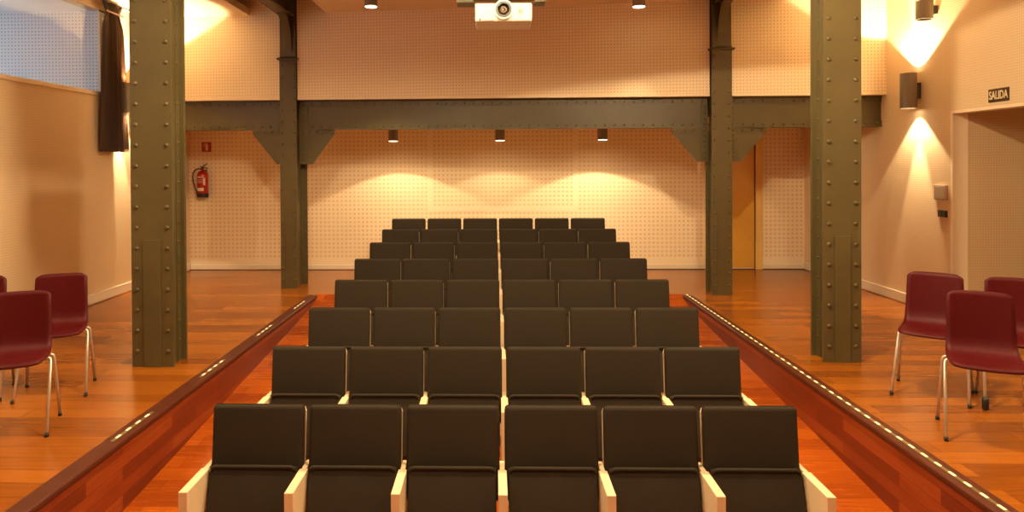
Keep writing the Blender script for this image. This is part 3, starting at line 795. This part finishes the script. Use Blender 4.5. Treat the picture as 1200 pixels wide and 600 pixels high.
hp.append(Vector(cps[-1])); tube(bm, hp, 0.0105, 8); obj('hose', bm, M_black, root, True)
def wraplabel(z0, z1, a0, a1):
    bm = bmesh.new(); r = 0.0925; n = 10; A = []
    for k in range(n + 1):
        a = a0 + (a1 - a0) * k / n; A.append((bm.verts.new((r * math.cos(a), r * math.sin(a), z0)), bm.verts.new((r * math.cos(a), r * math.sin(a), z1))))
    for p_, q_ in zip(A, A[1:]): bm.faces.new((p_[0], q_[0], q_[1], p_[1]))
    return bm
a0, a1 = -PI / 2 - 0.75, -PI / 2 + 0.55
for z0, z1 in ((0.335, 0.355), (0.30, 0.306), (0.275, 0.281), (0.25, 0.256), (0.11, 0.165)): obj('label', wraplabel(z0, z1, a0, a1), M_label, root)
obj('label', wraplabel(0.21, 0.33, a1 - 0.1, a1 + 0.3), M_label, root)
bm = bmesh.new(); box(bm, -0.03, 0.03, 0.085, 0.11, 0.33, 0.47, 0.002); obj('wall_bracket', bm, M_dgrey, root)

root = empty('extinguisher_sign', (-4.922, YB - 0.006, 2.03)); tag(root, 'small red square sign with white extinguisher symbol above the fire extinguisher', 'sign')
bm = bmesh.new(); box(bm, -0.082, 0.082, -0.004, 0.004, 0, 0.168); obj('panel', bm, M_signred, root)
bm = bmesh.new(); prism(bm, [(-0.014, 0.025), (0.032, 0.025), (0.032, 0.115), (0.020, 0.135), (0.012, 0.135), (0.012, 0.148), (-0.004, 0.148), (-0.004, 0.135), (-0.014, 0.115)], -0.006, -0.004, 'y')
prism(bm, [(-0.004, 0.146), (-0.034, 0.135), (-0.044, 0.09), (-0.036, 0.09), (-0.028, 0.128), (-0.004, 0.138)], -0.006, -0.004, 'y'); obj('symbol', bm, M_label, root)

# junction box on back wall near the right corner
root = empty('junction_box', (5.135, YB - 0.002, 2.225)); tag(root, 'tiny junction box high in the right corner of the back wall', 'junction box')
bm = bmesh.new(); box(bm, -0.03, 0.03, -0.035, 0, 0, 0.12, 0.004); obj('case', bm, M_trim, root)
bm = bmesh.new(); box(bm, -0.004, 0.004, -0.012, 0, -0.36, 0.0); obj('conduit', bm, M_trim, root)

# ------------------------------------------------------------------ things on the right wall
def wallroot(name, y, z): return empty(name, (XW, y, z))
root = wallroot('exit_sign', 7.195, 2.412); tag(root, 'dark SALIDA exit sign with pale letters above the right wall opening', 'sign')
bm = bmesh.new(); box(bm, -0.006, 0, -0.145, 0.145, 0, 0.138, 0.0015); obj('panel', bm, M_signdark, root)
cu = bpy.data.curves.new('lettering', 'FONT'); cu.body = 'SALIDA'; cu.size = 0.118; cu.align_x = 'CENTER'; cu.align_y = 'CENTER'; cu.extrude = 0.001; cu.offset = 0.0022
t = bpy.data.objects.new('lettering', cu); COL.objects.link(t); bpy.context.view_layer.update()
me = bpy.data.meshes.new_from_object(t.evaluated_get(bpy.context.evaluated_depsgraph_get())); bpy.data.objects.remove(t)
xs = [v.co.x for v in me.vertices]; zs_ = [v.co.y for v in me.vertices]
sx_ = 0.262 / (max(xs) - min(xs)); sz_ = 0.088 / (max(zs_) - min(zs_)); mxx = (max(xs) + min(xs)) / 2; mz = (max(zs_) + min(zs_)) / 2
for v in me.vertices:
    a, c, e = v.co; v.co = (-0.0075 - e, -(a - mxx) * sx_, 0.072 + (c - mz) * sz_)
me.materials.append(M_signlight)
o = bpy.data.objects.new('lettering', me); COL.objects.link(o); o.parent = root

root = wallroot('wall_plate', 8.09, 1.35); tag(root, 'pale square wall plate beside the right opening, above the black switch', 'wall plate')
bm = bmesh.new(); box(bm, -0.03, 0, -0.105, 0.105, 0, 0.175, 0.006); obj('case', bm, plain('beige plate', (0.50, 0.40, 0.30), 0.5), root)
bm = bmesh.new(); box(bm, -0.033, -0.028, -0.085, 0.085, 0.02, 0.155, 0.002); obj('cover', bm, plain('beige cover', (0.44, 0.34, 0.26), 0.4), root)
root = wallroot('light_switch', 8.07, 1.152); tag(root, 'small black double light switch on the right wall under the pale plate', 'light switch')
bm = bmesh.new(); box(bm, -0.014, 0, -0.078, 0.078, 0, 0.078, 0.003); obj('plate', bm, M_black, root)
for sy in (-1, 1):
    bm = bmesh.new(); box(bm, -0.020, -0.013, sy * 0.036 - 0.028, sy * 0.036 + 0.028, 0.012, 0.066, 0.002); obj('rocker', bm, M_dgrey, root)

# ------------------------------------------------------------------ world, camera
w = bpy.data.worlds.new('World'); C.world = w; w.use_nodes = True
bg = w.node_tree.nodes['Background']; bg.inputs[0].default_value = (0.62, 0.78, 1.0, 1); bg.inputs[1].default_value = 1.8
cam = bpy.data.cameras.new('Camera'); co = bpy.data.objects.new('Camera', cam); COL.objects.link(co); C.camera = co
cam.sensor_width = 36; cam.lens = 24.0; cam.shift_x = (600 - 556) / 1200; cam.shift_y = -(300 - 199) / 1200; cam.clip_start = 0.05
yaw, pitch, roll = math.radians(1.575), math.radians(-0.5), -0.0055
R = Matrix.Rotation(yaw, 4, 'Z') @ Matrix.Rotation(PI / 2 + pitch, 4, 'X') @ Matrix.Rotation(roll, 4, 'Z')
co.matrix_world = Matrix.Translation((0, 0, 1.8)) @ R
C.view_settings.view_transform = 'Standard'; C.view_settings.look = 'None'; C.view_settings.gamma = 1; C.view_settings.use_curve_mapping = False
C.view_settings.exposure = -0.22
